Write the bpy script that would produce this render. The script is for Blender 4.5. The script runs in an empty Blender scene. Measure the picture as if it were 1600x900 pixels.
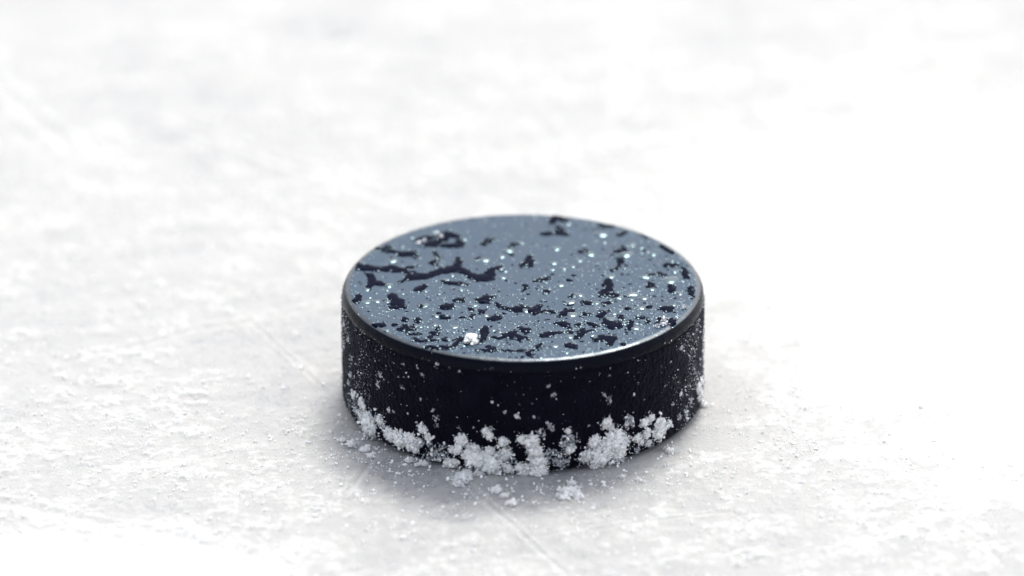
import bpy, math, random
import numpy as np
from mathutils import Vector

# ------------------------------------------------------------------ camera, sky, sun, exposure
SC = bpy.context.scene
COL = SC.collection
MM = 0.001
R_PUCK, H_PUCK = 38.1, 25.4            # mm
PXMM = 1600 / 214.8                    # photo pixels per mm at the puck
ELEV, DIST, LENS = math.radians(24.6), 1200.0, 36 * 1200.0 / 214.8
AIM = np.array([-2.3, 0.0, H_PUCK - 0.74])
FWD = np.array([0, math.cos(ELEV), -math.sin(ELEV)])
RIGHT = np.array([1.0, 0, 0])
UP = np.cross(RIGHT, FWD)
CAM = AIM - FWD * DIST

cd = bpy.data.cameras.new('camera')
cam = bpy.data.objects.new('camera', cd)
COL.objects.link(cam)
cam.location = CAM * MM
cam.rotation_euler = (math.pi / 2 - ELEV, 0, 0)
cd.sensor_width = 36
cd.lens = LENS
cd.clip_start, cd.clip_end = 0.01, 200
cd.dof.use_dof = True
cd.dof.focus_distance = (DIST - 16) * MM
cd.dof.aperture_fstop = 7.0
SC.camera = cam

SUN_EL, SUN_AZ = math.radians(54), math.radians(16)      # behind the puck, a little to the right
sun_dir = Vector((math.sin(SUN_AZ) * math.cos(SUN_EL), math.cos(SUN_AZ) * math.cos(SUN_EL), math.sin(SUN_EL)))
w = bpy.data.worlds.new('World')
SC.world = w
w.use_nodes = True
wn = w.node_tree.nodes
sky = wn.new('ShaderNodeTexSky')
sky.sky_type = 'NISHITA'
sky.sun_disc = False
sky.sun_elevation = SUN_EL
sky.sun_rotation = SUN_AZ
sky.dust_density = 3.0
wn['Background'].inputs['Strength'].default_value = 0.15
pale = wn.new('ShaderNodeHueSaturation')                   # thin high overcast: a whiter sky
pale.inputs['Saturation'].default_value = 0.38
w.node_tree.links.new(sky.outputs[0], pale.inputs['Color'])
w.node_tree.links.new(pale.outputs[0], wn['Background'].inputs['Color'])

sl = bpy.data.lights.new('sun', 'SUN')
sl.energy = 1.3
sl.angle = math.radians(17.0)
sl.color = (1.0, 0.97, 0.92)
so = bpy.data.objects.new('sun', sl)
COL.objects.link(so)
so.rotation_euler = (-sun_dir).to_track_quat('-Z', 'Y').to_euler()
so.location = sun_dir * 3

vs = SC.view_settings
vs.view_transform = 'Standard'
vs.look = 'None'
vs.gamma = 1
vs.use_curve_mapping = False
vs.exposure = 0.97
SC.cycles.use_denoising = True
SC.cycles.sample_clamp_indirect = 6
SC.cycles.max_bounces = 14
SC.cycles.diffuse_bounces = 10
SC.cycles.blur_glossy = 0.3

rng = np.random.default_rng(11)
random.seed(11)


# ------------------------------------------------------------------ helpers
def ray(px, py):
    d = FWD * DIST + RIGHT * (px - 800) / PXMM - UP * (py - 450) / PXMM
    return d / np.linalg.norm(d)


def on_plane(px, py, z):
    d = ray(px, py)
    return CAM + d * ((z - CAM[2]) / d[2])


def on_side(px, py):
    """point on the puck's side wall (or the ice before it) seen at a photo position, and the outward normal"""
    d = ray(px, py)
    a = d[0] ** 2 + d[1] ** 2
    b = 2 * (CAM[0] * d[0] + CAM[1] * d[1])
    c = CAM[0] ** 2 + CAM[1] ** 2 - R_PUCK ** 2
    q = b * b - 4 * a * c
    if q > 0:
        p = CAM + d * ((-b - math.sqrt(q)) / (2 * a))
        if 0.0 < p[2] <= H_PUCK:
            return p, np.array([p[0], p[1], 0]) / R_PUCK, True
    p = on_plane(px, py, 0.2)
    return p, np.array([0, 0, 1.0]), False


def h3(i, j, k):
    n = (i.astype(np.int64) * 374761393 + j.astype(np.int64) * 668265263 + k * 2147483647) & 0xffffffff
    n = ((n ^ (n >> 13)) * 1274126177) & 0xffffffff
    n = ((n ^ (n >> 16)) * 2246822519) & 0xffffffff
    return ((n ^ (n >> 15)) & 0xffffff) / float(0xffffff)


def vnoise(x, y, k=0):
    xi, yi = np.floor(x), np.floor(y)
    u, v = x - xi, y - yi
    u = u * u * u * (u * (u * 6 - 15) + 10)
    v = v * v * v * (v * (v * 6 - 15) + 10)
    return (h3(xi, yi, k) * (1 - u) + h3(xi + 1, yi, k) * u) * (1 - v) + (h3(xi, yi + 1, k) * (1 - u) + h3(xi + 1, yi + 1, k) * u) * v


def fbm(x, y, k=0, octv=4, gain=0.5):
    s, a, t = 0, 1.0, 0
    for o in range(octv):
        c, sn = math.cos(o * 0.9), math.sin(o * 0.9)
        s = s + a * vnoise((x * c - y * sn) * 2 ** o + 17.3 * o, (x * sn + y * c) * 2 ** o - 9.1 * o, k + o)
        t += a
        a *= gain
    return s / t


def sstep(a, b, x):
    t = np.clip((x - a) / (b - a), 0, 1)
    return t * t * (3 - 2 * t)


def mk(name, v, f, mat, parent=None, smooth=True, midx=None, mats=None):
    me = bpy.data.meshes.new(name)
    v = np.asarray(v, dtype=np.float32)
    f = np.asarray(f, dtype=np.int32)
    k = f.shape[1]
    me.vertices.add(len(v))
    me.vertices.foreach_set('co', (v * MM).ravel())
    me.loops.add(f.size)
    me.loops.foreach_set('vertex_index', f.ravel())
    me.polygons.add(len(f))
    me.polygons.foreach_set('loop_start', np.arange(0, f.size, k, dtype=np.int32))
    me.polygons.foreach_set('loop_total', np.full(len(f), k, dtype=np.int32))
    me.polygons.foreach_set('use_smooth', np.full(len(f), smooth, dtype=bool))
    for m in (mats or [mat]):
        me.materials.append(m)
    if midx is not None:
        me.polygons.foreach_set('material_index', np.asarray(midx, dtype=np.int32))
    me.update(calc_edges=True)
    me.validate()
    o = bpy.data.objects.new(name, me)
    COL.objects.link(o)
    if parent:
        o.parent = parent
    return o


def tag(o, label, cat=None, group=None, kind=None):
    o['label'] = label
    if cat:
        o['category'] = cat
    if group:
        o['group'] = group
    if kind:
        o['kind'] = kind
    return o


def material(name):
    m = bpy.data.materials.new(name)
    m.use_nodes = True
    return m, m.node_tree.nodes, m.node_tree.links, m.node_tree.nodes['Principled BSDF']


def setp(b, **kw):
    for k, v in kw.items():
        b.inputs[k.replace('_', ' ')].default_value = v


def noise_node(N, L, co, scale, detail=4, rough=0.55, dist=0.0):
    n = N.new('ShaderNodeTexNoise')
    n.inputs['Scale'].default_value = scale
    n.inputs['Detail'].default_value = detail
    n.inputs['Roughness'].default_value = rough
    n.inputs['Distortion'].default_value = dist
    L.new(co, n.inputs['Vector'])
    return n


def ramp(N, L, fac, stops):
    r = N.new('ShaderNodeValToRGB')
    e = r.color_ramp.elements
    while len(e) < len(stops):
        e.new(0.5)
    for i, (p, c) in enumerate(stops):
        e[i].position = p
        e[i].color = c if len(c) == 4 else (*c, 1)
    L.new(fac, r.inputs[0])
    return r


def maprange(N, L, v, a, b, c, d):
    m = N.new('ShaderNodeMapRange')
    for i, x in enumerate((a, b, c, d)):
        m.inputs[i + 1].default_value = x
    L.new(v, m.inputs[0])
    return m


def bump(N, L, h, dist, strength, prev=None):
    b = N.new('ShaderNodeBump')
    b.inputs['Distance'].default_value = dist
    b.inputs['Strength'].default_value = strength
    L.new(h, b.inputs['Height'])
    if prev:
        L.new(prev, b.inputs['Normal'])
    return b


# ------------------------------------------------------------------ materials
def mat_ice():
    m, N, L, b = material('frosted_ice')
    co = N.new('ShaderNodeTexCoord').outputs['Object']
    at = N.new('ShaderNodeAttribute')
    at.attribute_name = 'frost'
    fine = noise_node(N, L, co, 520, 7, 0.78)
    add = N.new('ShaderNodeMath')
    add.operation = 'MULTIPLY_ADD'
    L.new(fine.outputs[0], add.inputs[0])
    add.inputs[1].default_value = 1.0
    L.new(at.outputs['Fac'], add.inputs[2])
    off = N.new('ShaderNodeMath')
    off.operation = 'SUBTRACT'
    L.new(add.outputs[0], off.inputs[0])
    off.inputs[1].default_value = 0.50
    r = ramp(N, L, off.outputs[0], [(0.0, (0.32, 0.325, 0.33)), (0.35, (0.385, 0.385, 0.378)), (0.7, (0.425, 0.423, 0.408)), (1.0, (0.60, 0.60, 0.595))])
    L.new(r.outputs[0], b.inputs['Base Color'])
    rr = maprange(N, L, off.outputs[0], 0.05, 0.6, 0.2, 0.65)
    L.new(rr.outputs[0], b.inputs['Roughness'])
    setp(b, Subsurface_Weight=1.0, Subsurface_Scale=0.0045, Subsurface_Radius=(0.85, 0.95, 1.0), IOR=1.31, Specular_IOR_Level=0.35)
    n1 = noise_node(N, L, co, 2600, 3, 0.6)
    n2 = noise_node(N, L, co, 900, 3, 0.6)
    b1 = bump(N, L, n2.outputs[0], 0.0006, 0.5)
    b2 = bump(N, L, n1.outputs[0], 0.00025, 0.6, b1.outputs[0])
    L.new(b2.outputs[0], b.inputs['Normal'])
    return m


def mat_snow(name, col, scale, rough=0.45):
    m, N, L, b = material(name)
    co = N.new('ShaderNodeTexCoord').outputs['Object']
    n = noise_node(N, L, co, 900, 4, 0.6)
    r = ramp(N, L, n.outputs[0], [(0.3, tuple(c * 0.93 for c in col)), (0.65, col)])
    L.new(r.outputs[0], b.inputs['Base Color'])
    setp(b, Roughness=rough, Subsurface_Weight=1.0, Subsurface_Scale=scale, Subsurface_Radius=(0.9, 0.95, 1.0), IOR=1.31, Specular_IOR_Level=0.5)
    n2 = noise_node(N, L, co, 3500, 3, 0.6)
    bb = bump(N, L, n2.outputs[0], 0.0002, 0.5)
    L.new(bb.outputs[0], b.inputs['Normal'])
    return m


def mat_wet_grain():
    m, N, L, b = material('wet_ice_grain')
    co = N.new('ShaderNodeTexCoord').outputs['Object']
    n = noise_node(N, L, co, 1500, 3, 0.5)
    rr = maprange(N, L, n.outputs[0], 0.3, 0.7, 0.08, 0.25)
    L.new(rr.outputs[0], b.inputs['Roughness'])
    setp(b, Base_Color=(0.86, 0.88, 0.92, 1), Transmission_Weight=0.75, IOR=1.31)
    return m


def mat_water_film():
    m, N, L, b = material('thin_water_on_black_rubber')
    co = N.new('ShaderNodeTexCoord').outputs['Object']
    n = noise_node(N, L, co, 450, 2, 0.5)
    bb = bump(N, L, n.outputs[0], 0.0003, 0.15)
    L.new(bb.outputs[0], b.inputs['Normal'])
    setp(b, Base_Color=(0.0015, 0.003, 0.012, 1), Roughness=0.07, IOR=1.333, Specular_IOR_Level=0.014, Specular_Tint=(0.4, 0.7, 1.0, 1))
    return m


def mat_rubber_top():
    m, N, L, b = material('smooth_black_rubber')
    co = N.new('ShaderNodeTexCoord').outputs['Object']
    n = noise_node(N, L, co, 95, 8, 0.72)
    f = noise_node(N, L, co, 1600, 3, 0.6)
    mp = N.new('ShaderNodeMapping')
    mp.inputs['Scale'].default_value = (60, 900, 1)
    mp.inputs['Rotation'].default_value = (0, 0, 0.06)
    L.new(co, mp.inputs[0])
    s = noise_node(N, L, mp.outputs[0], 1.0, 3, 0.6)
    rr = maprange(N, L, n.outputs[0], 0.3, 0.7, 0.38, 0.50)
    L.new(rr.outputs[0], b.inputs['Roughness'])
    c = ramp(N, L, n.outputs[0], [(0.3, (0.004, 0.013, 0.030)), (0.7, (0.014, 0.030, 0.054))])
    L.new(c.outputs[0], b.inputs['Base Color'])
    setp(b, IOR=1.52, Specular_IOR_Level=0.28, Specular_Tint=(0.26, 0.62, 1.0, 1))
    b1 = bump(N, L, s.outputs[0], 0.00006, 0.35)
    b2 = bump(N, L, f.outputs[0], 0.00005, 0.4, b1.outputs[0])
    L.new(b2.outputs[0], b.inputs['Normal'])
    return m


def mat_wet_edge():
    m, N, L, b = material('wet_rubber_edge')
    co = N.new('ShaderNodeTexCoord').outputs['Object']
    n = noise_node(N, L, co, 260, 6, 0.7)
    rr = maprange(N, L, n.outputs[0], 0.35, 0.65, 0.14, 0.42)
    L.new(rr.outputs[0], b.inputs['Roughness'])
    setp(b, Base_Color=(0.010, 0.013, 0.020, 1), IOR=1.5, Specular_IOR_Level=0.45, Specular_Tint=(0.75, 0.9, 1.0, 1))
    f = noise_node(N, L, co, 700, 4, 0.6)
    b2 = bump(N, L, f.outputs[0], 0.00015, 0.35)
    L.new(b2.outputs[0], b.inputs['Normal'])
    return m


def mat_rubber_rim():
    m, N, L, b = material('moulded_black_rubber_edge')
    co = N.new('ShaderNodeTexCoord').outputs['Object']
    n = noise_node(N, L, co, 350, 4, 0.6)
    rr = maprange(N, L, n.outputs[0], 0.3, 0.7, 0.2, 0.4)
    L.new(rr.outputs[0], b.inputs['Roughness'])
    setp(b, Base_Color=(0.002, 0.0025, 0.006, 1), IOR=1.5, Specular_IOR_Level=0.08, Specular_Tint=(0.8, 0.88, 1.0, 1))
    f = noise_node(N, L, co, 1800, 3, 0.6)
    b2 = bump(N, L, f.outputs[0], 0.0001, 0.5)
    L.new(b2.outputs[0], b.inputs['Normal'])
    return m


def mat_rubber_side():
    m, N, L, b = material('knurled_black_rubber')
    co = N.new('ShaderNodeTexCoord').outputs['Object']
    n = noise_node(N, L, co, 260, 4, 0.6)
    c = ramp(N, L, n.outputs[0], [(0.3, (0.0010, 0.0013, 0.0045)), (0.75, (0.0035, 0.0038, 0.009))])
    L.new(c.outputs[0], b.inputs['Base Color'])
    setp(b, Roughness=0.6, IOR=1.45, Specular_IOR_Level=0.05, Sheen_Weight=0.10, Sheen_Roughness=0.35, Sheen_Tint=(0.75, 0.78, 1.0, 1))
    f = noise_node(N, L, co, 2200, 4, 0.65)
    b2 = bump(N, L, f.outputs[0], 0.0003, 0.8)
    L.new(b2.outputs[0], b.inputs['Normal'])
    return m


def mat_bead():
    m, N, L, b = material('water_bead_on_black_rubber')
    co = N.new('ShaderNodeTexCoord').outputs['Object']
    n = noise_node(N, L, co, 600, 2, 0.5)
    rr = maprange(N, L, n.outputs[0], 0.3, 0.7, 0.04, 0.09)
    L.new(rr.outputs[0], b.inputs['Roughness'])
    setp(b, Base_Color=(0.0015, 0.003, 0.012, 1), IOR=1.45, Specular_IOR_Level=0.85, Specular_Tint=(0.45, 0.85, 1.0, 1))
    return m


ICE, WATER, FILM, WET = mat_ice(), mat_bead(), mat_water_film(), mat_wet_grain()
SNOW = mat_snow('packed_snow', (0.985, 0.985, 0.97), 0.0002)
GRAIN = mat_snow('loose_snow_crystal', (0.98, 0.98, 0.97), 0.00025, 0.3)
TOPM, EDGEM, RIMM, SIDEM = mat_rubber_top(), mat_wet_edge(), mat_rubber_rim(), mat_rubber_side()

# ------------------------------------------------------------------ the ice: one sheet, fine near the puck, coarse far out
def axis(lo, hi, segs):
    a = [np.arange(s, e, st) for s, e, st in segs]
    mid = np.concatenate(a + [[segs[-1][1]]])
    out = []
    st, x = segs[-1][2], mid[-1]
    while x < hi:
        st *= 1.35
        x += st
        out.append(x)
    pre = []
    st, x = segs[0][2], mid[0]
    while x > lo:
        st *= 1.35
        x -= st
        pre.append(x)
    return np.concatenate([pre[::-1], mid, out])


def groove(X, Y, a, b, wd, depth, ridge, wob=0.0, k=0):
    """height of a skate cut from a to b with thrown-up edges; and how much snow dust lies along it"""
    a, b = np.array(a[:2]), np.array(b[:2])
    t = (b - a)
    ln = np.linalg.norm(t)
    t = t / ln
    s = (X - a[0]) * t[0] + (Y - a[1]) * t[1]
    d = -(X - a[0]) * t[1] + (Y - a[1]) * t[0] + wob * (fbm(s / 14, s * 0, k) - 0.5)
    m = sstep(-6, 4, s) * (1 - sstep(ln - 5, ln + 6, s))
    n = 0.4 + 1.2 * fbm(X / 2.0, Y / 2.0, k + 3)
    cut = -0.4 * depth * np.exp(-(d / wd) ** 2)
    lip = 0.6 * ridge * n * (np.exp(-((d - 1.9 * wd) / (0.8 * wd)) ** 2) + 0.7 * np.exp(-((d + 1.9 * wd) / (0.9 * wd)) ** 2))
    return m * (cut + lip), m * np.exp(-(d / (2.6 * wd)) ** 2)


def white_fade(px, py, rx, ry, rot, X, Y):
    """soft blown-out white fade painted into the ice colour, centred at a photo position; radii in mm on the ice"""
    c = on_plane(px, py, 0)
    cr, sr = math.cos(rot), math.sin(rot)
    u = ((X - c[0]) * cr + (Y - c[1]) * sr) / rx
    v = (-(X - c[0]) * sr + (Y - c[1]) * cr) / ry
    return 1 - sstep(0.15, 1.35, np.sqrt(u * u + v * v) + 0.25 * (fbm(X / 22, Y / 22, 71) - 0.5))


G = lambda x, y: on_plane(x, y, 0)
CUTS = [(G(712, 742), G(905, 915), 0.55, 0.45, 0.40, 1.0), (G(385, 495), G(500, 600), 0.5, 0.35, 0.35, 0.8), (G(592, 700), G(545, 765), 0.6, 0.35, 0.30, 0.8),
        (G(-40, 100), G(110, 235), 1.6, 0.5, 0.6, 3.0), (G(-60, 775), G(420, 870), 1.5, 0.35, 0.45, 3.0), (G(860, 835), G(1130, 800), 0.5, 0.2, 0.25, 2.0),
        (G(1010, -30), G(960, 170), 1.2, 0.3, 0.5, 3.0), (G(120, 560), G(520, 470), 0.9, 0.2, 0.25, 3.0), (G(1250, 880), G(1560, 770), 0.8, 0.2, 0.3, 3.0),
        (G(150, 30), G(900, 120), 1.4, 0.25, 0.3, 4.0), (G(650, 330), G(250, 180), 1.2, 0.25, 0.35, 3.0)]


def ice_fields(X, Y):
    """frost cover (foot shade and white fade painted in) 0..1 and height in mm"""
    big = fbm(X / 26, Y / 34, 1, 4)
    mid = fbm(X / 7.5, Y / 9, 11, 4, 0.55)
    small = fbm(X / 2.0, Y / 2.2, 21, 4, 0.6)
    streak = fbm((X * 0.97 + Y * 0.25) / 30, (Y * 0.97 - X * 0.25) / 5, 31, 4)
    fr = 0.55 + 0.55 * (big - 0.5) + 0.7 * (mid - 0.5) + 0.5 * (streak - 0.5) + 0.6 * (small - 0.5)
    fade = np.maximum.reduce([white_fade(1500, 430, 92, 125, 0.0, X, Y), white_fade(1260, 330, 40, 60, 0.3, X, Y),
                            white_fade(20, 890, 70, 26, -0.15, X, Y), 0.75 * white_fade(1600, 660, 62, 60, 0, X, Y)])  # glare at the frame's sides, painted as whiter, smoother ice
    # puck's soft shadow painted in: ice colour darkened round its foot
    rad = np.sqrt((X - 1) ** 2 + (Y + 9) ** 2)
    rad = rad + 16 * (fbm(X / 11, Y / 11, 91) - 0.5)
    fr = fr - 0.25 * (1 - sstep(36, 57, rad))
    # heights
    ps = sstep(0.30, 1.0, fr)
    crumbs = np.maximum(small - 0.5, 0) * 2.2
    z = 0.5 * (big - 0.5) + 0.45 * (mid - 0.5) * (0.6 + 0.6 * ps) + 0.55 * crumbs * (0.25 + 0.9 * ps) + 0.25 * (streak - 0.5)
    for i, (a, b, wd, dp, rg, wob) in enumerate(CUTS):
        g, m = groove(X, Y, a, b, wd, dp, rg, wob, 50 + i)
        z = z + g
        fr = fr + 0.22 * m
    z = z * (1 - 0.6 * fade)
    fr = np.clip(fr, 0, 0.74) * (1 - fade) + fade * np.clip(1.0 + 0.25 * (mid - 0.5), 0, 1.1)
    rp = np.sqrt(X * X + Y * Y)
    under = 1 - sstep(37.6, 41.5, rp)
    z = np.where(rp > 1500, 0, z)
    z = z * (1 - under) + under * (-0.03)
    z = np.where(rp < R_PUCK + 0.2, np.minimum(z, -0.02), z)
    return fr, z


xs = axis(-12000, 12000, [(-150, 150, 0.45)])
ys = axis(-12000, 12000, [(-112, 62, 0.42), (62, 150, 0.65), (150, 290, 1.0)])
X, Y = np.meshgrid(xs, ys)
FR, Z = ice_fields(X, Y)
nx, ny = len(xs), len(ys)
idx = np.arange(nx * ny).reshape(ny, nx)
F = np.stack([idx[:-1, :-1], idx[:-1, 1:], idx[1:, 1:], idx[1:, :-1]], -1).reshape(-1, 4)
ice = mk('ice', np.stack([X, Y, Z], -1).reshape(-1, 3), F, ICE)
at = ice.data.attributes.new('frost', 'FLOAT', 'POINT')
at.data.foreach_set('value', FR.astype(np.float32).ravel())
tag(ice, 'white frosted rink ice with skate cuts under the puck', kind='structure')

# ------------------------------------------------------------------ the puck
puck = bpy.data.objects.new('hockey_puck', None)
COL.objects.link(puck)
puck.empty_display_size = 0.02
tag(puck, 'wet black rubber hockey puck lying flat on the white ice', 'hockey puck')


def lathe(prof, seg, jitter=None):
    prof = np.array(prof)
    th = np.linspace(0, 2 * math.pi, seg, endpoint=False)
    P, T = np.meshgrid(np.arange(len(prof)), th, indexing='ij')
    r, z = prof[:, 0][P], prof[:, 1][P]
    if jitter is not None:
        r = r + jitter(T, z)
    v = np.stack([r * np.cos(T), r * np.sin(T), z], -1).reshape(-1, 3)
    i = np.arange(len(prof) * seg).reshape(len(prof), seg)
    j = np.roll(i, -1, 1)
    f = np.stack([i[:-1], j[:-1], j[1:], i[1:]], -1).reshape(-1, 4)
    return v, f


SEG = 720
RF, RR = 35.75, 3.6                                     # flat radius, and the gentle roll-off round it
RT = RF + RR * math.sin(math.radians(22))


def ztop(r):
    d = np.maximum(np.asarray(r) - RF, 0)
    return H_PUCK - (RR - np.sqrt(np.maximum(RR * RR - d * d, 0.1)))


rings = [(0.02, H_PUCK)] + [(r, H_PUCK) for r in np.linspace(1.5, RF, 36)]
rings += [(RF + RR * math.sin(t), float(ztop(RF + RR * math.sin(t)))) for t in np.radians(np.linspace(3, 22, 9))]
RB, (xa, za) = 0.4, rings[-1]
for t in np.radians(np.linspace(26, 48, 5)):            # tight round where the chamfer starts
    rings.append((xa + RB * (math.sin(t) - math.sin(math.radians(22))), za - RB * (math.cos(math.radians(22)) - math.cos(t))))
x0, z0 = rings[-1]
tv, tf = lathe(rings, SEG)
rr_ = np.hypot(tv[:, 0], tv[:, 1])
tv[:, 2] += 0.05 * (fbm(tv[:, 0] / 9, tv[:, 1] / 9, 5) - 0.5) * sstep(RF, RF - 2.5, rr_)
tv[:, 2] += 0.05 * (fbm(tv[:, 0] / 1.3, tv[:, 1] / 1.3, 6) - 0.5) * sstep(RF, RF + 0.5, rr_) * sstep(x0 - 0.01, x0 - 0.1, rr_)
wetf = (rr_[tf].min(1) > RF + 0.25 + 0.5 * fbm(tv[tf[:, 0], 0] / 2.5, tv[tf[:, 0], 1] / 2.5, 7)).astype(int)
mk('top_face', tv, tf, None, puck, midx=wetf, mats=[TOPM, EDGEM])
# rounded edge with a moulding lip just under it
e = [(x0, z0)]
e += [(x0 + 0.25, z0 - 0.3), (x0 + 0.45, z0 - 0.6), (37.86, z0 - 1.0), (37.94, z0 - 1.3), (37.96, z0 - 1.6), (38.0, z0 - 1.8), (37.98, z0 - 2.0), (37.86, z0 - 2.15), (37.80, H_PUCK - 2.8)]


def rimj(T, z):
    x, y = np.cos(T) * 38, np.sin(T) * 38
    return (0.16 * (fbm(x / 1.6 + z, y / 1.6, 8, 3) - 0.5)) * sstep(z0 - 0.02, z0 - 0.5, z)


ev, ef = lathe(e, SEG, rimj)
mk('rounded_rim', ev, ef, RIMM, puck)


def sidej(T, z):
    s = T * R_PUCK
    k = 0.30 * (fbm(s / 0.5, z / 0.6, 9, 3, 0.6) - 0.5) + 0.25 * (fbm(s / 3.0, z / 3.0, 19, 3) - 0.5)
    # the coarse criss-cross knurl pressed into the rubber
    u, v = (s + z) / 1.9, (s - z) / 1.9
    k += 0.10 * np.maximum(np.abs(np.sin(u * math.pi)), np.abs(np.sin(v * math.pi)))
    return k * sstep(H_PUCK - 2.6, H_PUCK - 3.4, z) * sstep(0.0, 0.8, z)


sp = [(37.80, H_PUCK - 2.8), (37.9, H_PUCK - 3.05)] + [(R_PUCK - 0.08, z) for z in np.linspace(H_PUCK - 3.4, 1.5, 64)] + [(37.9, 0.9), (37.4, 0.35), (36.6, 0.02)]
sv, sf = lathe(sp, 1400, sidej)
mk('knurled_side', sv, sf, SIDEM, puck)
bv, bf = lathe([(36.6, 0.02), (20, 0.0), (0.02, 0.0)], 240)
mk('bottom_face', bv, bf, SIDEM, puck)

HOURS = ['twelve', 'one', 'two', 'three', 'four', 'five', 'six', 'seven', 'eight', 'nine', 'ten', 'eleven']


def clock_labels(items, head, cat, group):
    """items = (object, x, y, size) on the puck top: a label from clock position and distance, the far rim being twelve"""
    cells = {}
    for o, x, y, sz in items:
        h = HOURS[int(round(math.degrees(math.atan2(x, y)) / 30)) % 12]
        r = math.hypot(x, y)
        d = 'close to the centre' if r < 13 else 'halfway to the rim' if r < 26 else 'near the rim'
        cells.setdefault((h, d), []).append((sz, o))
    for (h, d), lst in cells.items():
        lst.sort(key=lambda t: -t[0])
        names = [''] if len(lst) == 1 else ['larger ', 'smaller '] if len(lst) == 2 else ['largest ', 'second largest ', 'third largest ', 'fourth largest ', 'fifth largest ', 'sixth largest ', 'seventh largest ', 'eighth largest ', 'ninth largest '][:len(lst)]
        for nm, (sz, o) in zip(names, lst):
            tag(o, f'{nm}{head} {d} at {h} o\'clock', cat, group)


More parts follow.
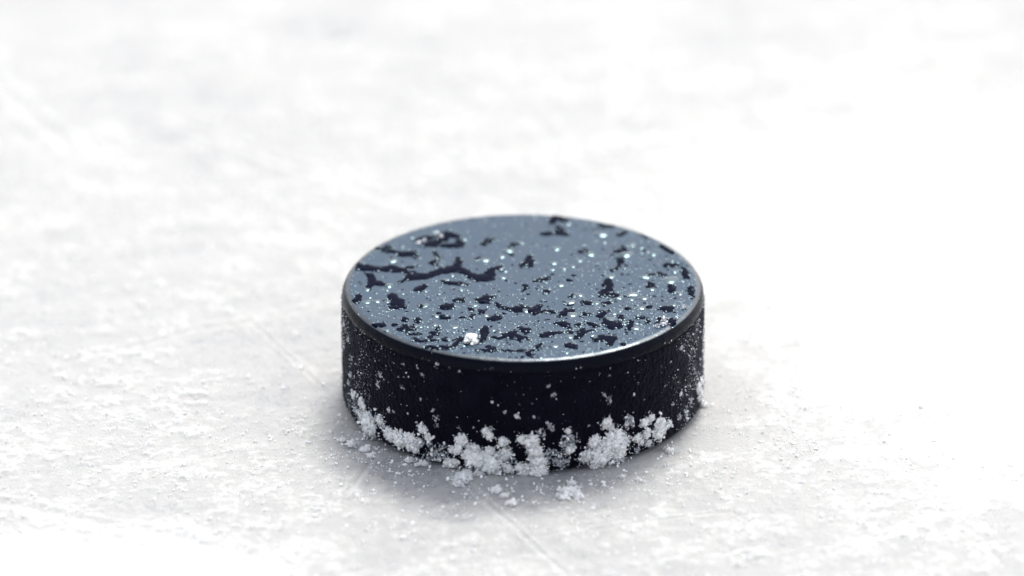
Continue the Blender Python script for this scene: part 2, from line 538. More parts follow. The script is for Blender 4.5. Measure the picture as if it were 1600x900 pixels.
# ------------------------------------------------------------------ water lying on the puck's top
ZT = H_PUCK
PATCHES = [
    ('long dark branching water streak across the left half of the puck top', [[(563, 416, 6), (588, 421, 5), (611, 420, 4), (633, 423, 5), (641, 433, 6), (667, 431, 5), (690, 423, 5), (717, 421, 6), (732, 427, 6), (743, 435, 6), (764, 434, 6), (769, 421, 5), (783, 416, 3)], [(715, 408, 5), (717, 421, 6)], [(626, 440, 3), (641, 433, 4)], [(633, 420, 3), (651, 416, 3)]]),
    ('dark forked water patch at the left rim, below the long streak', [[(579, 431, 5), (582, 442, 6), (575, 449, 4)], [(582, 442, 4), (603, 444, 3.5)]]),
    ('ragged dark water patch near the upper left rim with glinting grit', [[(648, 376, 3), (677, 369, 4), (701, 365, 6), (715, 372, 4), (722, 383, 4), (690, 383, 3), (664, 382, 3), (648, 376, 3)], [(701, 365, 5), (690, 376, 5), (664, 380, 4)]]),
    ('low dark water smear hugging the upper left rim', [[(590, 388, 4), (599, 391, 5), (622, 395, 4), (648, 397, 4), (650, 402, 3)], [(600, 388, 4), (612, 386, 3)]]),
    (0, [[(757, 381, 4), (766, 375, 4)]]), (0, [[(797, 384, 3), (808, 381, 3)]]), (0, [[(747, 405, 4)]]), (0, [[(679, 395, 4), (688, 401, 3)]]),
    (0, [[(678, 410, 4.5)]]), (0, [[(653, 453, 4), (663, 447, 4.5)]]),
    ('fat comma-shaped dark water patch on the left of the top', [[(611, 465, 6.5), (622, 473, 8), (627, 480, 5), (609, 482, 2)]]),
    (0, [[(694, 441, 3), (720, 444, 3), (730, 446, 2)]]),
    ('slanted dark leaf-shaped water patch with a bright glint left of centre', [[(745, 469, 4), (760, 466, 5), (772, 463, 3)]]),
    ('three-pointed dark water blot right at the middle of the top', [[(815, 414, 4), (823, 410, 5), (827, 400, 3)], [(823, 410, 5), (833, 408, 4), (828, 416, 4)]]),
    ('dark arch of water by the far rim above a triangular patch', [[(860, 347, 4), (870, 338, 5), (886, 346, 4)]]),
    ('triangular dark water patch under the arch at the far rim', [[(868, 364, 3.5), (873, 355, 4), (886, 365, 3.5), (868, 364, 3.5)]]),
    (0, [[(937, 354, 3.5), (951, 354, 3)]]), (0, [[(966, 366, 2.5), (978, 364, 2.5)]]), (0, [[(1003, 366, 4), (1014, 370, 4)]]),
    (0, [[(1032, 385, 3.5), (1050, 393, 3.5)]]), (0, [[(908, 393, 3), (916, 393, 3)]]), (0, [[(965, 394, 4), (975, 389, 5)]]),
    (0, [[(970, 407, 4), (967, 416, 4), (957, 421, 3)]]), (0, [[(836, 439, 2), (846, 437, 4), (860, 434, 2)]]),
    (0, [[(1013, 431, 2.5), (1028, 428, 3), (1040, 431, 3)]]), (0, [[(1015, 444, 5)]]), (0, [[(1050, 447, 4), (1050, 456, 4)]]),
    ('boot-shaped dark water patch with a thin tail on the right of the top', [[(949, 440, 5), (951, 452, 6), (941, 461, 4), (956, 461, 4), (970, 463, 1.6), (982, 462, 1.6)]]),
    (0, [[(893, 463, 4)]]), (0, [[(884, 473, 3), (894, 473, 3)]]), (0, [[(854, 456, 5)]]), (0, [[(1042, 414, 4), (1056, 414, 4)]]),
    (0, [[(944, 474, 3), (953, 472, 3)]]), (0, [[(912, 473, 2.5), (924, 473, 2.5)]]), (0, [[(820, 450, 4)]]),
    (0, [[(690, 479, 4), (704, 479, 4.5)]]), (0, [[(690, 496, 4), (700, 497, 4)]]), (0, [[(736, 495, 5)]]), (0, [[(652, 500, 5)]]), (0, [[(633, 498, 4)]]),
    (0, [[(658, 478, 4)]]), (0, [[(713, 469, 3.5), (722, 469, 3.5)]]), (0, [[(735, 484, 4)]]), (0, [[(751, 487, 3.5)]]),
    ('long dark crooked water streak just left of the middle, nearer the camera', [[(775, 474, 2), (785, 481, 3), (800, 483, 4.5), (815, 483, 6), (832, 486, 6), (843, 480, 4)], [(832, 486, 4), (855, 487, 2), (868, 488, 2)]]),
    (0, [[(765, 499, 4), (778, 496, 4)]]), (0, [[(627, 514, 5), (633, 510, 5), (638, 521, 2.5), (656, 522, 2.5)]]), (0, [[(646, 511, 4)]]),
    (0, [[(583, 508, 3), (600, 507, 3)]]), (0, [[(674, 521, 3.5), (686, 521, 3)]]), (0, [[(684, 512, 3.5)]]),
    ('thin dark water line close to the near left rim', [[(645, 531, 1.5), (665, 532, 3.2), (685, 532, 2.6), (700, 531, 1.2)]]),
    ('dark water line hooking up to the white crumb on the near rim', [[(660, 542, 1.8), (685, 543, 2), (705, 543, 2.6), (714, 536, 4), (718, 530, 4)]]),
    ('narrow dark water patch right beside the white crumb', [[(757, 515, 5), (753, 525, 4), (752, 534, 4)]]),
    ('flat dark water patch with thin arms right of the white crumb', [[(765, 529, 1.6), (782, 527, 2.4), (795, 523, 5), (804, 523, 6), (813, 529, 5), (828, 531, 2)]]),
    ('hair-thin dark water line along the near rim under the white crumb', [[(745, 547, 1.3), (780, 548, 1.5), (822, 549, 1.3)], [(768, 546, 3), (774, 546, 3)]]),
    (0, [[(815, 514, 4), (824, 516, 4)]]),
    ('dark oval water patch with a bright glint right of centre', [[(875, 493, 3), (886, 488, 6), (895, 485, 4)]]),
    (0, [[(912, 489, 3), (921, 491, 3)]]), (0, [[(938, 491, 4.5), (951, 487, 3)]]),
    ('broad dark water patch with a round glint on the near right of the top', [[(947, 504, 6), (957, 509, 7), (966, 508, 5)]]),
    (0, [[(971, 496, 5)]]), (0, [[(995, 496, 3), (1007, 496, 3)]]), (0, [[(985, 504, 4), (983, 512, 4)]]),
    ('dark diamond-shaped water patch near the middle of the near edge', [[(869, 505, 3), (880, 506, 6), (889, 511, 4)]]),
    (0, [[(904, 508, 5)]]), (0, [[(917, 504, 3), (931, 509, 3)]]),
    ('dark pointed water streak with a thin line to the right near the front', [[(846, 524, 4), (862, 522, 4.5), (884, 519, 2), (930, 516, 1.2)]]),
    (0, [[(911, 517, 5), (903, 525, 4)]]),
    ('wide dark water patch touching the bright near right rim', [[(931, 532, 4), (945, 529, 6), (958, 528, 4), (950, 538, 3)]]),
    (0, [[(886, 539, 3.5), (899, 541, 3.5)]]), (0, [[(841, 542, 4), (845, 538, 3)]]), (0, [[(827, 552, 4), (832, 547, 3)]]),
    (0, [[(1034, 482, 4), (1046, 484, 5)]]), (0, [[(1030, 499, 4)]]), (0, [[(1013, 502, 4)]]), (0, [[(1046, 499, 6), (1051, 507, 5)]]),
    (0, [[(560, 463, 4), (557, 470, 4)]]), (0, [[(1068, 420, 4), (1074, 432, 4)]]), (0, [[(1079, 450, 4), (1082, 462, 4)]]),
]
occupied = []


def water_patch(lines, seed):
    segs = []
    for pl in lines:
        q = [(*on_plane(x, y, ZT)[:2], r) for x, y, r in pl]
        if len(q) == 1:
            q = q * 2
        segs += list(zip(q[:-1], q[1:]))
    pts = np.array([s[0] for s in segs] + [s[1] for s in segs])
    for p in pts:
        occupied.append((p[0], p[1], p[2] / PXMM + 0.1))
    lo, hi = pts[:, :2].min(0) - 2.4, pts[:, :2].max(0) + 2.4
    st = 0.14
    gx, gy = np.meshgrid(np.arange(lo[0], hi[0], st), np.arange(lo[1], hi[1], st))
    f = np.full(gx.shape, -9.0)
    wx = gx + 0.9 * (fbm(gx / 1.6, gy / 1.6, seed, 3) - 0.5)
    wy = gy + 1.7 * (fbm(gx / 1.6, gy / 1.6, seed + 40, 3) - 0.5)
    for a, b in segs:
        d = np.array([b[0] - a[0], b[1] - a[1]])
        t = np.clip(((wx - a[0]) * d[0] + (wy - a[1]) * d[1]) / max(d @ d, 1e-9), 0, 1)
        # pixel radii are across the picture; lying flat the patch is a little deeper than wide
        dx, dy = wx - a[0] - t * d[0], (wy - a[1] - t * d[1]) / 1.75
        r = (a[2] * (1 - t) + b[2] * t) * 1.3 / PXMM + 0.06
        f = np.maximum(f, r - np.hypot(dx, dy))
    f = f + 0.75 * (fbm(gx / 0.8, gy / 1.3, seed + 80, 4, 0.75) - 0.5) + 0.5 * (fbm(gx / 2.6, gy / 3.4, seed + 85, 2) - 0.5)
    edge = np.hypot(gx, gy)
    f = np.minimum(f, (RT - 0.05 - edge))
    z = ztop(edge) + np.where(f > 0, 0.03 + 0.15 * np.tanh(f / 0.45), np.maximum(f * 0.9, -0.12))
    keep = f > -0.16
    i = np.arange(f.size).reshape(f.shape)
    k = keep[:-1, :-1] & keep[:-1, 1:] & keep[1:, 1:] & keep[1:, :-1]
    fc = np.stack([i[:-1, :-1][k], i[:-1, 1:][k], i[1:, 1:][k], i[1:, :-1][k]], -1)
    used, inv = np.unique(fc, return_inverse=True)
    v = np.stack([gx, gy, z], -1).reshape(-1, 3)[used]
    return v, inv.reshape(fc.shape)


def place(o, v):
    """move an object's origin to the foot of its own mesh"""
    c = np.array([(v[:, 0].min() + v[:, 0].max()) / 2, (v[:, 1].min() + v[:, 1].max()) / 2, v[:, 2].min()])
    n = len(o.data.vertices)
    co = np.empty(n * 3, dtype=np.float32)
    o.data.vertices.foreach_get('co', co)
    o.data.vertices.foreach_set('co', (co.reshape(-1, 3) - (c * MM).astype(np.float32)).ravel())
    o.data.update()
    o.location = c * MM
    return o


blots = []
for n, (lab, lines) in enumerate(PATCHES):
    v, f = water_patch(lines, 100 + n)
    if len(f) == 0:
        continue
    o = place(mk('water_patch', v, f, FILM), v)
    if lab:
        tag(o, lab, 'water patch', 'dark water patches on the puck top')
    else:
        blots.append((o, v[:, 0].mean(), v[:, 1].mean(), len(f)))
clock_labels(blots, 'dark water blot on the puck top', 'water patch', 'small dark water blots on the puck top')


# round beads of water
def bead_mesh(seed, seg=14, ringn=5, flat=0.55):
    r = np.random.default_rng(seed)
    ph = r.uniform(0, 6.28, 3)
    v, f = [], []
    for i in range(ringn + 1):
        t = (i / ringn) * math.pi / 2
        for j in range(seg):
            a = 2 * math.pi * j / seg
            rr = 1 + 0.10 * math.sin(2 * a + ph[0]) + 0.07 * math.sin(3 * a + ph[1])
            c = math.cos(t) if i < ringn else 0.03
            v.append((c * rr * math.cos(a), c * rr * math.sin(a), flat * (1 - c * c) - 0.015))
    for i in range(ringn):
        for j in range(seg):
            a, b = i * seg + j, i * seg + (j + 1) % seg
            f.append((a, b, b + seg, a + seg))
    return np.array(v), np.array(f)


GLINTS = [(613, 407, 6), (607, 446, 6), (755, 406, 6), (793, 392, 7), (756, 472, 6), (855, 365, 7), (938, 366, 8), (922, 398, 7), (978, 397, 8), (869, 388, 5), (864, 411, 5),
          (1006, 433, 6), (1047, 437, 8), (1053, 424, 5), (953, 432, 5), (987, 460, 6), (953, 499, 6), (892, 491, 6), (1001, 481, 5), (992, 513, 5), (891, 473, 5), (821, 485, 5),
          (572, 472, 5), (588, 471, 5), (664, 477, 5), (706, 430, 4), (696, 437, 4), (685, 366, 4), (655, 380, 4), (1020, 397, 4), (1005, 466, 5), (966, 466, 4), (932, 473, 4)]
beads = []
for x, y, r in GLINTS:
    p = on_plane(x, y, ZT)
    beads.append((p[0], p[1], r / PXMM * 1.4, 1))


def free(x, y, r, lst):
    return all((x - b[0]) ** 2 + (y - b[1]) ** 2 > (r + b[2]) ** 2 for b in lst)


tries = 0
while len(beads) < 300 and tries < 20000:
    tries += 1
    a, q = rng.uniform(0, 2 * math.pi), 36.2 * math.sqrt(rng.uniform())
    x, y = q * math.cos(a), q * math.sin(a)
    dens = 0.30 + 0.75 * sstep(20, -30, y) + 0.35 * sstep(5, 30, x)
    if rng.uniform() > dens or fbm(np.array(x / 7), np.array(y / 7), 400, 2) < 0.36:
        continue
    r = 0.26 + 0.6 * rng.uniform() ** 2.5
    if free(x, y, r, beads) and free(x, y, r * 0.4, occupied):
        beads.append((x, y, r, 0))
protos = []
for k in range(6):
    v, f = bead_mesh(900 + k, flat=(0.17, 0.20, 0.18, 0.22, 0.30, 0.24)[k])
    protos.append(mk('water_bead', v, f, WATER if k < 4 else FILM))
bigs = []
for i, (x, y, r, big) in enumerate(beads):
    if i < len(protos):
        o = protos[i]
    else:
        o = protos[i % 4 if big else int(rng.integers(0, 6))].copy()
        COL.objects.link(o)
    o.location = (x * MM, y * MM, (float(ztop(math.hypot(x, y))) + (0.15 if not free(x, y, 0.0, occupied) else 0.02)) * MM)
    s = r * rng.uniform(0.9, 1.15)
    o.scale = (s * rng.uniform(0.9, 1.35), s, s * rng.uniform(0.85, 1.1))
    o.rotation_euler = (0, 0, rng.uniform(-0.5, 0.5) if big else rng.uniform(0, 6.28))
    if big:
        bigs.append((o, x, y, s))
    else:
        tag(o, 'tiny round bead of water on the grey puck top', 'water bead', 'tiny water beads on the puck top')
clock_labels(bigs, 'glinting water bead on the puck top', 'water bead', 'larger glinting water beads')
# the mist of droplets too fine to count
bvv, bff = bead_mesh(77, 8, 3, 0.19)
V, Fs, Mi = [], [], []
nb = 0
for cx, cy, cr in occupied:
    for _ in range(int(rng.integers(2, 6))):
        a, d = rng.uniform(0, 6.28), cr * rng.uniform(0.7, 1.25)
        x, y = cx + d * math.cos(a), cy + d * 1.7 * math.sin(a)
        if math.hypot(x, y) < RT:
            r = rng.uniform(0.12, 0.36)
            Fs.append(bff + len(bvv) * nb)
            V.append(bvv * r + (x, y, float(ztop(math.hypot(x, y))) + 0.10))
            Mi.append(np.zeros(len(bff)))
            nb += 1
while nb < 1600:
    a, q = rng.uniform(0, 2 * math.pi), 36.0 * math.sqrt(rng.uniform())
    x, y = q * math.cos(a), q * math.sin(a)
    if rng.uniform() > 0.3 + 0.7 * sstep(15, -30, y) + 0.3 * sstep(0, 30, x):
        continue
    r = 0.10 + 0.22 * rng.uniform() ** 2
    Fs.append(bff + len(bvv) * nb)
    V.append(bvv * np.array([r * rng.uniform(0.9, 1.6), r * 1.2, r * 1.3]) + (x, y, float(ztop(q)) + 0.01))
    Mi.append(np.ones(len(bff)))
    nb += 1
while nb < 4200:
    a, q = rng.uniform(0, 2 * math.pi), 36.3 * math.sqrt(rng.uniform())
    x, y = q * math.cos(a), q * math.sin(a)
    if rng.uniform() > 0.25 + 0.6 * sstep(15, -32, y) + 0.3 * sstep(0, 32, x) + 0.5 * sstep(33.5, 36, q):
        continue
    r = rng.uniform(0.08, 0.24)
    Fs.append(bff + len(bvv) * nb)
    V.append(bvv * r + (x, y, float(ztop(q)) + 0.01))
    Mi.append(np.zeros(len(bff)))
    nb += 1
tag(mk('fine_droplets', np.concatenate(V), np.concatenate(Fs), None, midx=np.concatenate(Mi), mats=[WATER, FILM]), 'mist of very fine water droplets over the puck top', 'droplets', kind='stuff')

# ------------------------------------------------------------------ snow
phi = (1 + 5 ** 0.5) / 2
ICO = np.array([(-1, phi, 0), (1, phi, 0), (-1, -phi, 0), (1, -phi, 0), (0, -1, phi), (0, 1, phi), (0, -1, -phi), (0, 1, -phi), (phi, 0, -1), (phi, 0, 1), (-phi, 0, -1), (-phi, 0, 1)]) / math.sqrt(1 + phi * phi)
ICOF = np.array([(0, 11, 5), (0, 5, 1), (0, 1, 7), (0, 7, 10), (0, 10, 11), (1, 5, 9), (5, 11, 4), (11, 10, 2), (10, 7, 6), (7, 1, 8), (3, 9, 4), (3, 4, 2), (3, 2, 6), (3, 6, 8), (3, 8, 9), (4, 9, 5), (2, 4, 11), (6, 2, 10), (8, 6, 7), (9, 8, 1)])


def subdiv(v, f):
    v = list(map(tuple, v))
    cache, out = {}, []

    def midp(a, b):
        k = (min(a, b), max(a, b))
        if k not in cache:
            m = (np.array(v[a]) + np.array(v[b])) / 2
            v.append(tuple(m / np.linalg.norm(m)))
            cache[k] = len(v) - 1
        return cache[k]
    for a, b, c in f:
        x, y, z = midp(a, b), midp(b, c), midp(c, a)
        out += [(a, x, z), (b, y, x), (c, z, y), (x, y, z)]
    return np.array(v), np.array(out)


S2 = subdiv(ICO, ICOF)
S3 = subdiv(*subdiv(*S2))


def noise3(p, k):
    return (fbm(p[:, 0] + 3.1 * p[:, 2], p[:, 1] - 2.3 * p[:, 2], k, 3) + fbm(p[:, 2] + 1.7 * p[:, 0], p[:, 1] + 2.9 * p[:, 0], k + 9, 3)) - 1.0


def grains(P, R, jit=0.5):
    """jittered ice crystals at the points P with radii R: vertices and faces of one mesh"""
    n = len(P)
    rad = 1 + jit * rng.uniform(-1, 1, (n, 12, 1))
    st = rng.uniform(0.4, 1.45, (n, 1, 3))
    a = rng.uniform(0, 6.283, n)
    b = rng.uniform(0, 6.283, n)
    v = ICO[None] * rad * st * R[:, None, None]
    ca, sa, cb, sb = np.cos(a)[:, None], np.sin(a)[:, None], np.cos(b)[:, None], np.sin(b)[:, None]
    x, y, z = v[..., 0], v[..., 1], v[..., 2]
    x, y = x * ca - y * sa, x * sa + y * ca
    y, z = y * cb - z * sb, y * sb + z * cb
    v = np.stack([x, y, z], -1) + P[:, None, :]
    f = ICOF[None] + (np.arange(n) * 12)[:, None, None]
    return v.reshape(-1, 3), f.reshape(-1, 3)


def clump(blobs, seed, wet=0.38):
    """a stuck-on lump: knobbly cores and the crystals on them, one mesh; blobs = (px, py, radius px, solidity)"""
    Vs, Fc, Mi = [], [], []
    n0 = 0
    for bi, (px, py, rp, sol) in enumerate(blobs):
        p, nrm, side = on_side(px, py)
        r = rp / PXMM
        t1 = np.cross(nrm, [0, 0, 1.0]) if side else np.array([1.0, 0, 0])
        t1 = t1 / np.linalg.norm(t1)
        t2 = np.cross(t1, nrm)
        dep = 0.42 * r + 0.15
        if sol > 0.3:
            d = S3[0]
            rr = r * (0.62 + 0.30 * sol) * (1 + 0.7 * noise3(d * 2.3 + seed, seed + bi) + 0.9 * noise3(d * 6 + seed, seed + 5) + 0.35 * noise3(d * 15 + seed, seed + 6))
            v = p + (d @ np.stack([t1, t2, nrm * min(dep / r, 1.0)])) * rr[:, None]
            Vs.append(v)
            Fc.append(S3[1] + n0)
            Mi.append(np.zeros(len(S3[1])))
            n0 += len(v)
        n = int(30 * (r / 0.8) ** 1.7) + 7
        q = rng.normal(0, 0.58, (n, 3))
        P = p + (q[:, :1] * t1 + q[:, 1:2] * t2) * r * 1.05 + np.abs(q[:, 2:]) * nrm * dep * 0.9
        P[:, 2] = np.maximum(P[:, 2], 0.12)
        if side:
            rr = np.hypot(P[:, 0], P[:, 1])
            P[:, :2] *= (np.maximum(rr, R_PUCK - 0.05) / rr)[:, None]
        R = 0.09 + 0.30 * rng.uniform(0, 1, n) ** 3
        R *= min(1, 0.55 + r / 3)
        v, f = grains(P, R)
        m = (rng.uniform(0, 1, n) < (wet + 0.65 * (1 - sol) * (sol < 0.6))).astype(int) * 2
        m = np.where(m == 0, 1, m)
        Vs.append(v)
        Fc.append(f + n0)
        Mi.append(np.repeat(m, 20))
        n0 += len(v)
    v, f = np.concatenate(Vs), np.concatenate(Fc)
    o = mk('snow_clump', v, f, None, midx=np.concatenate(Mi), mats=[SNOW, GRAIN, WET], smooth=False)
    me = o.data
    sm = np.concatenate(Mi) == 0
    me.polygons.foreach_set('use_smooth', sm)
    return place(o, v)


CLUMPS = [
    ('white snow clump at the left foot of the puck', [(577, 662, 19, 1), (565, 648, 9, .5), (594, 656, 10, .5), (566, 628, 9, .9), (553, 616, 7, .8), (600, 668, 6, .3), (558, 640, 7, .3)]),
    ('long white snow clump right of the leftmost one on the puck foot', [(610, 678, 11, 1), (625, 684, 13, 1), (641, 690, 14, 1), (648, 700, 8, .8), (655, 690, 8, .4)]),
    ('small white snow knob standing above the long clump at left', [(661, 670, 8, .9), (669, 683, 7, .7), (672, 692, 5, .3)]),
    ('grey half-melted crystals between the left and middle clumps', [(680, 706, 10, .2), (692, 697, 6, .2), (672, 712, 7, .3), (686, 716, 5, .4)]),
    ('white snow knob with a dark hollow left of the middle', [(722, 687, 10, .9), (715, 702, 9, .9), (732, 697, 6, .4), (706, 703, 6, .7)]),
    ('pale crumbly clump low on the puck foot left of the middle', [(701, 723, 9, .8), (712, 722, 7, .7), (695, 712, 6, .3)]),
    ('bright star-like snow clump at the middle of the puck foot', [(743, 715, 17, 1), (743, 701, 7, .9), (757, 712, 8, .9)]),
    ('tall pale clump right of the bright star-like clump', [(766, 723, 16, 1), (765, 704, 8, .8), (774, 736, 8, .9), (778, 712, 8, .4)]),
    ('round snow lump on the ice before the middle of the puck', [(722, 748, 14, 1), (728, 738, 8, .9), (716, 756, 8, .9)]),
    ('small grey round lump on the ice between two white clumps', [(747, 740, 8, .7)]),
    ('lone white crystal cluster on the black side above the middle clumps', [(760, 674, 7, .9), (765, 682, 6, .8), (768, 669, 4, .3)]),
    ('thin spiky crystals rising over a grey clump at the middle', [(786, 690, 8, .7), (790, 709, 12, .35), (792, 731, 9, .8), (800, 721, 6, .3)]),
    ('white snow pillar leaning up the puck side at the middle', [(829, 688, 12, 1), (836, 704, 11, 1), (838, 718, 12, 1), (840, 734, 15, 1), (822, 735, 10, 1), (815, 685, 7, .9), (812, 730, 8, .9)]),
    ('glassy grey crystals right of the snow pillar', [(890, 683, 9, .2), (882, 692, 7, .2), (867, 715, 11, .15), (890, 702, 9, .5), (858, 706, 6, .1), (880, 722, 8, .2), (898, 690, 5, .2)]),
    ('small pale crystal cluster above the glassy grey crystals', [(887, 673, 5, .6), (845, 676, 6, .2), (858, 663, 5, .1), (863, 668, 4, .2)]),
    ('lone pale snow knob right of the middle on the black side', [(948, 660, 8, .8), (954, 667, 6, .6), (945, 666, 5, .7)]),
    ('small ring of clear crystals left of the right-hand clumps', [(981, 655, 8, .2), (979, 662, 5, .5), (988, 664, 4, .2)]),
    ('largest white snow clump at the right front of the puck foot', [(929, 690, 11, 1), (960, 689, 19, 1), (940, 711, 19, 1), (965, 706, 14, 1), (918, 712, 11, .7), (948, 698, 14, 1), (975, 688, 9, .8), (930, 727, 8, .9), (910, 721, 7, .3)]),
    ('white hooked snow clump near the right end of the puck foot', [(1007, 659, 8, .8), (1017, 653, 7, .6), (1030, 662, 11, 1), (1028, 676, 11, 1), (1045, 662, 6, .9), (1038, 668, 7, .8)]),
    ('pale lumps below the hooked clump at the right', [(1010, 677, 9, .7), (996, 684, 8, .8), (1013, 692, 7, .35), (994, 703, 6, .2), (1002, 690, 6, .5)]),
    ('frosty crystals on the far right of the puck side', [(1070, 642, 7, .25), (1078, 627, 6, .3), (1063, 615, 4, .5), (1060, 652, 5, .2), (1073, 654, 5, .3)]),
    ('fluffy white snow stuck behind the right edge of the puck', [(1090, 606, 8, .8), (1095, 596, 7, .5), (1093, 618, 9, .8), (1098, 632, 8, .9)]),
]
for n, (lab, bl) in enumerate(CLUMPS):
    tag(clump(bl, 300 + 13 * n), lab, 'snow clump', 'snow clumps around the puck foot')

GROUND = [('white snow heap on the ice before the right front of the puck', [(889, 768, 14, .9), (893, 755, 7, .8), (880, 778, 9, .8), (903, 776, 8, .8)]),
          ('small snow crumbs beside the skate cut before the puck', [(776, 766, 9, .8), (788, 775, 7, .8), (800, 786, 8, .8)]),
          ('flat snow crumbs on the ice off the left foot of the puck', [(548, 694, 8, .7), (570, 703, 8, .7), (535, 688, 6, .7), (580, 712, 6, .6)]),
          ('pair of pale crumbs on the ice just before the left clumps', [(640, 719, 7, .6), (663, 724, 8, .6), (652, 726, 5, .5)]),
          ('crystalline crumb on the ice under the right-hand clumps', [(972, 745, 5, .6), (998, 750, 5, .6)]),
          ('pale snow crumb on the ice right of the puck foot', [(1047, 705, 8, .5), (1040, 701, 5, .5)])]
for n, (lab, bl) in enumerate(GROUND):
    o = clump(bl, 700 + 13 * n, 0.05)
    o.name = 'snow_crumb'
    tag(o, lab, 'snow', 'loose snow crumbs on the ice before the puck')

SPECKS = [(865, 616, 6, .5), (945, 616, 5, .4), (952, 624, 7, .5), (769, 628, 4, .9), (807, 650, 6, .9), (789, 644, 4, .4), (608, 640, 6, .6), (616, 643, 4, .5), (677, 640, 5, .2), (682, 652, 6, .2), (683, 664, 5, .3),
          (545, 531, 5, .8), (549, 585, 8, .3), (546, 598, 7, .3), (660, 585, 5, .2), (683, 569, 5, .5), (631, 568, 4, .2), (629, 604, 5, .4), (592, 600, 8, .1), (596, 585, 6, .1), (718, 580, 3, .4), (1064, 543, 5, .7), (1047, 565, 4, .4),
          (652, 573, 4, .2), (857, 602, 4, .3), (1040, 602, 3, .4), (990, 618, 3, .5), (638, 646, 3, .6), (658, 624, 3, .3), (740, 668, 3, .3), (716, 668, 3, .4), (835, 650, 3, .4), (920, 664, 4, .2), (1050, 630, 4, .4), (551, 560, 5, .3), (538, 507, 5, .6), (1093, 560, 4, .3), (1098, 520, 4, .3)]
specks = []
for n, bl in enumerate(SPECKS):
    o = clump([(bl[0], bl[1], bl[2] * 0.66, bl[3] * 0.6)], 900 + 7 * n, 0.5)
    o.name = 'ice_speck'
    specks.append((o, bl[0], bl[1]))

cells = {}
for o, x, y in specks:
    c = ('far left' if x < 600 else 'left' if x < 700 else 'middle' if x < 900 else 'right' if x < 1035 else 'far right')
    h = ('high up' if y < 575 else 'halfway down' if y < 622 else 'low down')
    cells.setdefault((c, h), []).append((x, y, o))
for (c, h), lst in cells.items():
    lst.sort(key=lambda t: t[0])
    k = len(lst)
    order = [''] if k == 1 else ['leftmost '] + [f'{w} from left ' for w in ('second', 'third', 'fourth', 'fifth', 'sixth')][:k - 2] + ['rightmost ']
    for nm, (x, y, o) in zip(order, lst):
        tag(o, f'{nm}ice speck {h} on the {c} of the black puck side', 'ice speck', 'ice specks on the puck side')

# crumb on the top's near rim, and the glassy bits at the right rim
def top_clump(blobs, seed, wet, name):
    Vs, Fc, Mi, n0 = [], [], [], 0
    for bi, (px, py, rp, sol) in enumerate(blobs):
        p = on_plane(px, py, ZT)
        p[2] += 0.1
        r = rp / PXMM
        if sol > 0.3:
            d = S3[0]
            rr = r * 0.9 * (1 + 0.6 * noise3(d * 2.0 + seed, seed + bi) + 0.3 * noise3(d * 6, seed + 5))
            v = p + d * rr[:, None] * np.array([1, 1, 0.75]) + (0, 0, 0.4 * r)
            v[:, 2] = np.maximum(v[:, 2], ZT - 0.05)
            Vs.append(v); Fc.append(S3[1] + n0); Mi.append(np.zeros(len(S3[1]))); n0 += len(v)
        n = int(12 * (r / 0.8) ** 1.7) + 5
        q = rng.normal(0, 0.5, (n, 3))
        P = p + q * r * np.array([1.1, 1.1, 0]) + np.abs(q[:, 2:]) * np.array([0, 0, r])
        v, f = grains(P, 0.14 + 0.25 * rng.uniform(0, 1, n) ** 2)
        Vs.append(v); Fc.append(f + n0); Mi.append(np.repeat(np.where(rng.uniform(0, 1, n) < wet, 2, 1), 20)); n0 += len(v)
    v, f = np.concatenate(Vs), np.concatenate(Fc)
    o = mk(name, v, f, None, midx=np.concatenate(Mi), mats=[SNOW, GRAIN, WET], smooth=False)
    o.data.polygons.foreach_set('use_smooth', np.concatenate(Mi) == 0)
    return place(o, v)


tag(top_clump([(736, 532, 9, 1), (729, 536, 5, .8), (742, 537, 5, .8), (733, 526, 4, .8)], 1500, 0.1, 'snow_crumb'), 'single white snow crumb on the near rim of the puck top', 'snow')
tag(top_clump([(1033, 508, 7, .1), (1041, 506, 5, .1), (1025, 511, 4, .2)], 1520, 0.8, 'ice_crumb'), 'glassy ice crumb at the near right rim of the puck top', 'ice')
tag(top_clump([(1040, 500, 4, .1), (1058, 498, 4, .1), (1068, 480, 5, .1)], 1540, 0.8, 'ice_crumb'), 'clear ice grit along the right rim of the puck top', 'ice')
tag(top_clump([(684, 368, 4, .1), (655, 381, 4, .1), (662, 379, 4, .2), (690, 372, 4, .1)], 1560, 0.8, 'ice_crumb'), 'clear ice grit in the wet patch at the upper left rim', 'ice')

# frost dust on the puck's side: too fine to count
n = 26000
T = rng.uniform(0, 2 * math.pi, n)
zz = rng.uniform(0.4, 23.5, n)
front = np.cos(T + math.pi / 2)                        # 1 towards the camera
prob = 0.05 + 0.45 * sstep(7, 0.5, zz) + 0.75 * sstep(0.8, 0.25, front)
prob = prob * sstep(0.38, 0.62, fbm(T * 38.1 / 5, zz / 5, 610, 3)) * 1.3
ok = rng.uniform(0, 1, n) < prob
T, zz = T[ok], zz[ok]
Rg = 0.045 + 0.13 * rng.uniform(0, 1, len(T)) ** 4
rad = R_PUCK + 0.02 + Rg * 0.4
n2 = 1500
T2 = rng.uniform(math.pi, 2 * math.pi, n2)
T2 = T2[rng.uniform(0, 1, n2) < sstep(0.40, 0.60, fbm(T2 * 38 / 4, T2 * 0, 655, 3))]
u = rng.uniform(0, 1, len(T2))
r2, z2 = x0 - 0.3 + u * (38.0 - x0 + 0.3), z0 + 0.1 - 1.9 * u ** 1.4
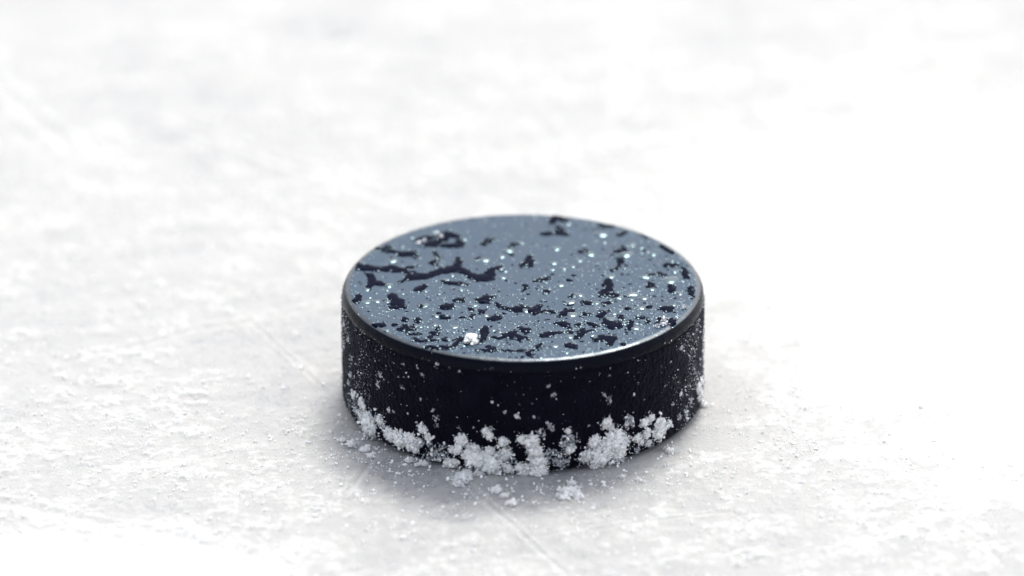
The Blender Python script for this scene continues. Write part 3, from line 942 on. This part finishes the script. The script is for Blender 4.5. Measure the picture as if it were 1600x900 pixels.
T, rad, zz = np.concatenate([T, T2]), np.concatenate([rad, r2]), np.concatenate([zz, z2])
Rg = np.concatenate([Rg, 0.04 + 0.13 * rng.uniform(0, 1, len(T2)) ** 3])
v, f = grains(np.stack([rad * np.cos(T), rad * np.sin(T), zz], -1), Rg)
mi = np.repeat(np.where(rng.uniform(0, 1, len(T)) < 0.75, 1, 0), 20)
tag(mk('frost_dust', v, f, None, midx=mi, mats=[GRAIN, WET], smooth=False), 'fine frost dust clinging to the black side of the puck', 'frost', kind='stuff')

# loose crystals lying all over the ice
n = 90000
gx = rng.uniform(-135, 135, n)
gy = -105 + 300 * rng.uniform(0, 1, n) ** 1.25
fr, gz = ice_fields(gx, gy)
rp = np.hypot(gx, gy)
sh = np.exp(-((rp - 44) / 9) ** 2) * sstep(5, -20, gy)
patch = sstep(0.42, 0.66, fbm(gx / 6, gy / 7, 640, 4, 0.6))
ok = (rp > R_PUCK + 0.3) & (rng.uniform(0, 1, n) < 0.04 + 0.75 * patch * (0.4 + 0.6 * np.clip(fr, 0, 1)) + 0.5 * sh * patch) & (fr < 0.86)
gx, gy, gz = gx[ok], gy[ok], gz[ok]
Rg = 0.07 + 0.30 * rng.uniform(0, 1, len(gx)) ** 4
# denser crumbs on the ice before the puck
n = 11000
hx, hy = rng.uniform(-75, 75, n), rng.uniform(-80, 5, n)
fr, hz = ice_fields(hx, hy)
rp = np.hypot(hx, hy)
ok = (rp > R_PUCK + 0.5) & (rng.uniform(0, 1, n) < 0.9 * sstep(0.50, 0.66, fbm(hx / 5, hy / 6, 660, 4, 0.6)) * (1 - sstep(48, 78, rp)))
gx, gy, gz = np.concatenate([gx, hx[ok]]), np.concatenate([gy, hy[ok]]), np.concatenate([gz, hz[ok]])
Rg = np.concatenate([Rg, 0.08 + 0.30 * rng.uniform(0, 1, int(ok.sum())) ** 4])
v, f = grains(np.stack([gx, gy, gz + Rg * 0.25], -1), Rg)
tag(mk('loose_snow', v, f, GRAIN, smooth=False), 'loose snow crystals strewn over the white ice', 'snow', kind='stuff')
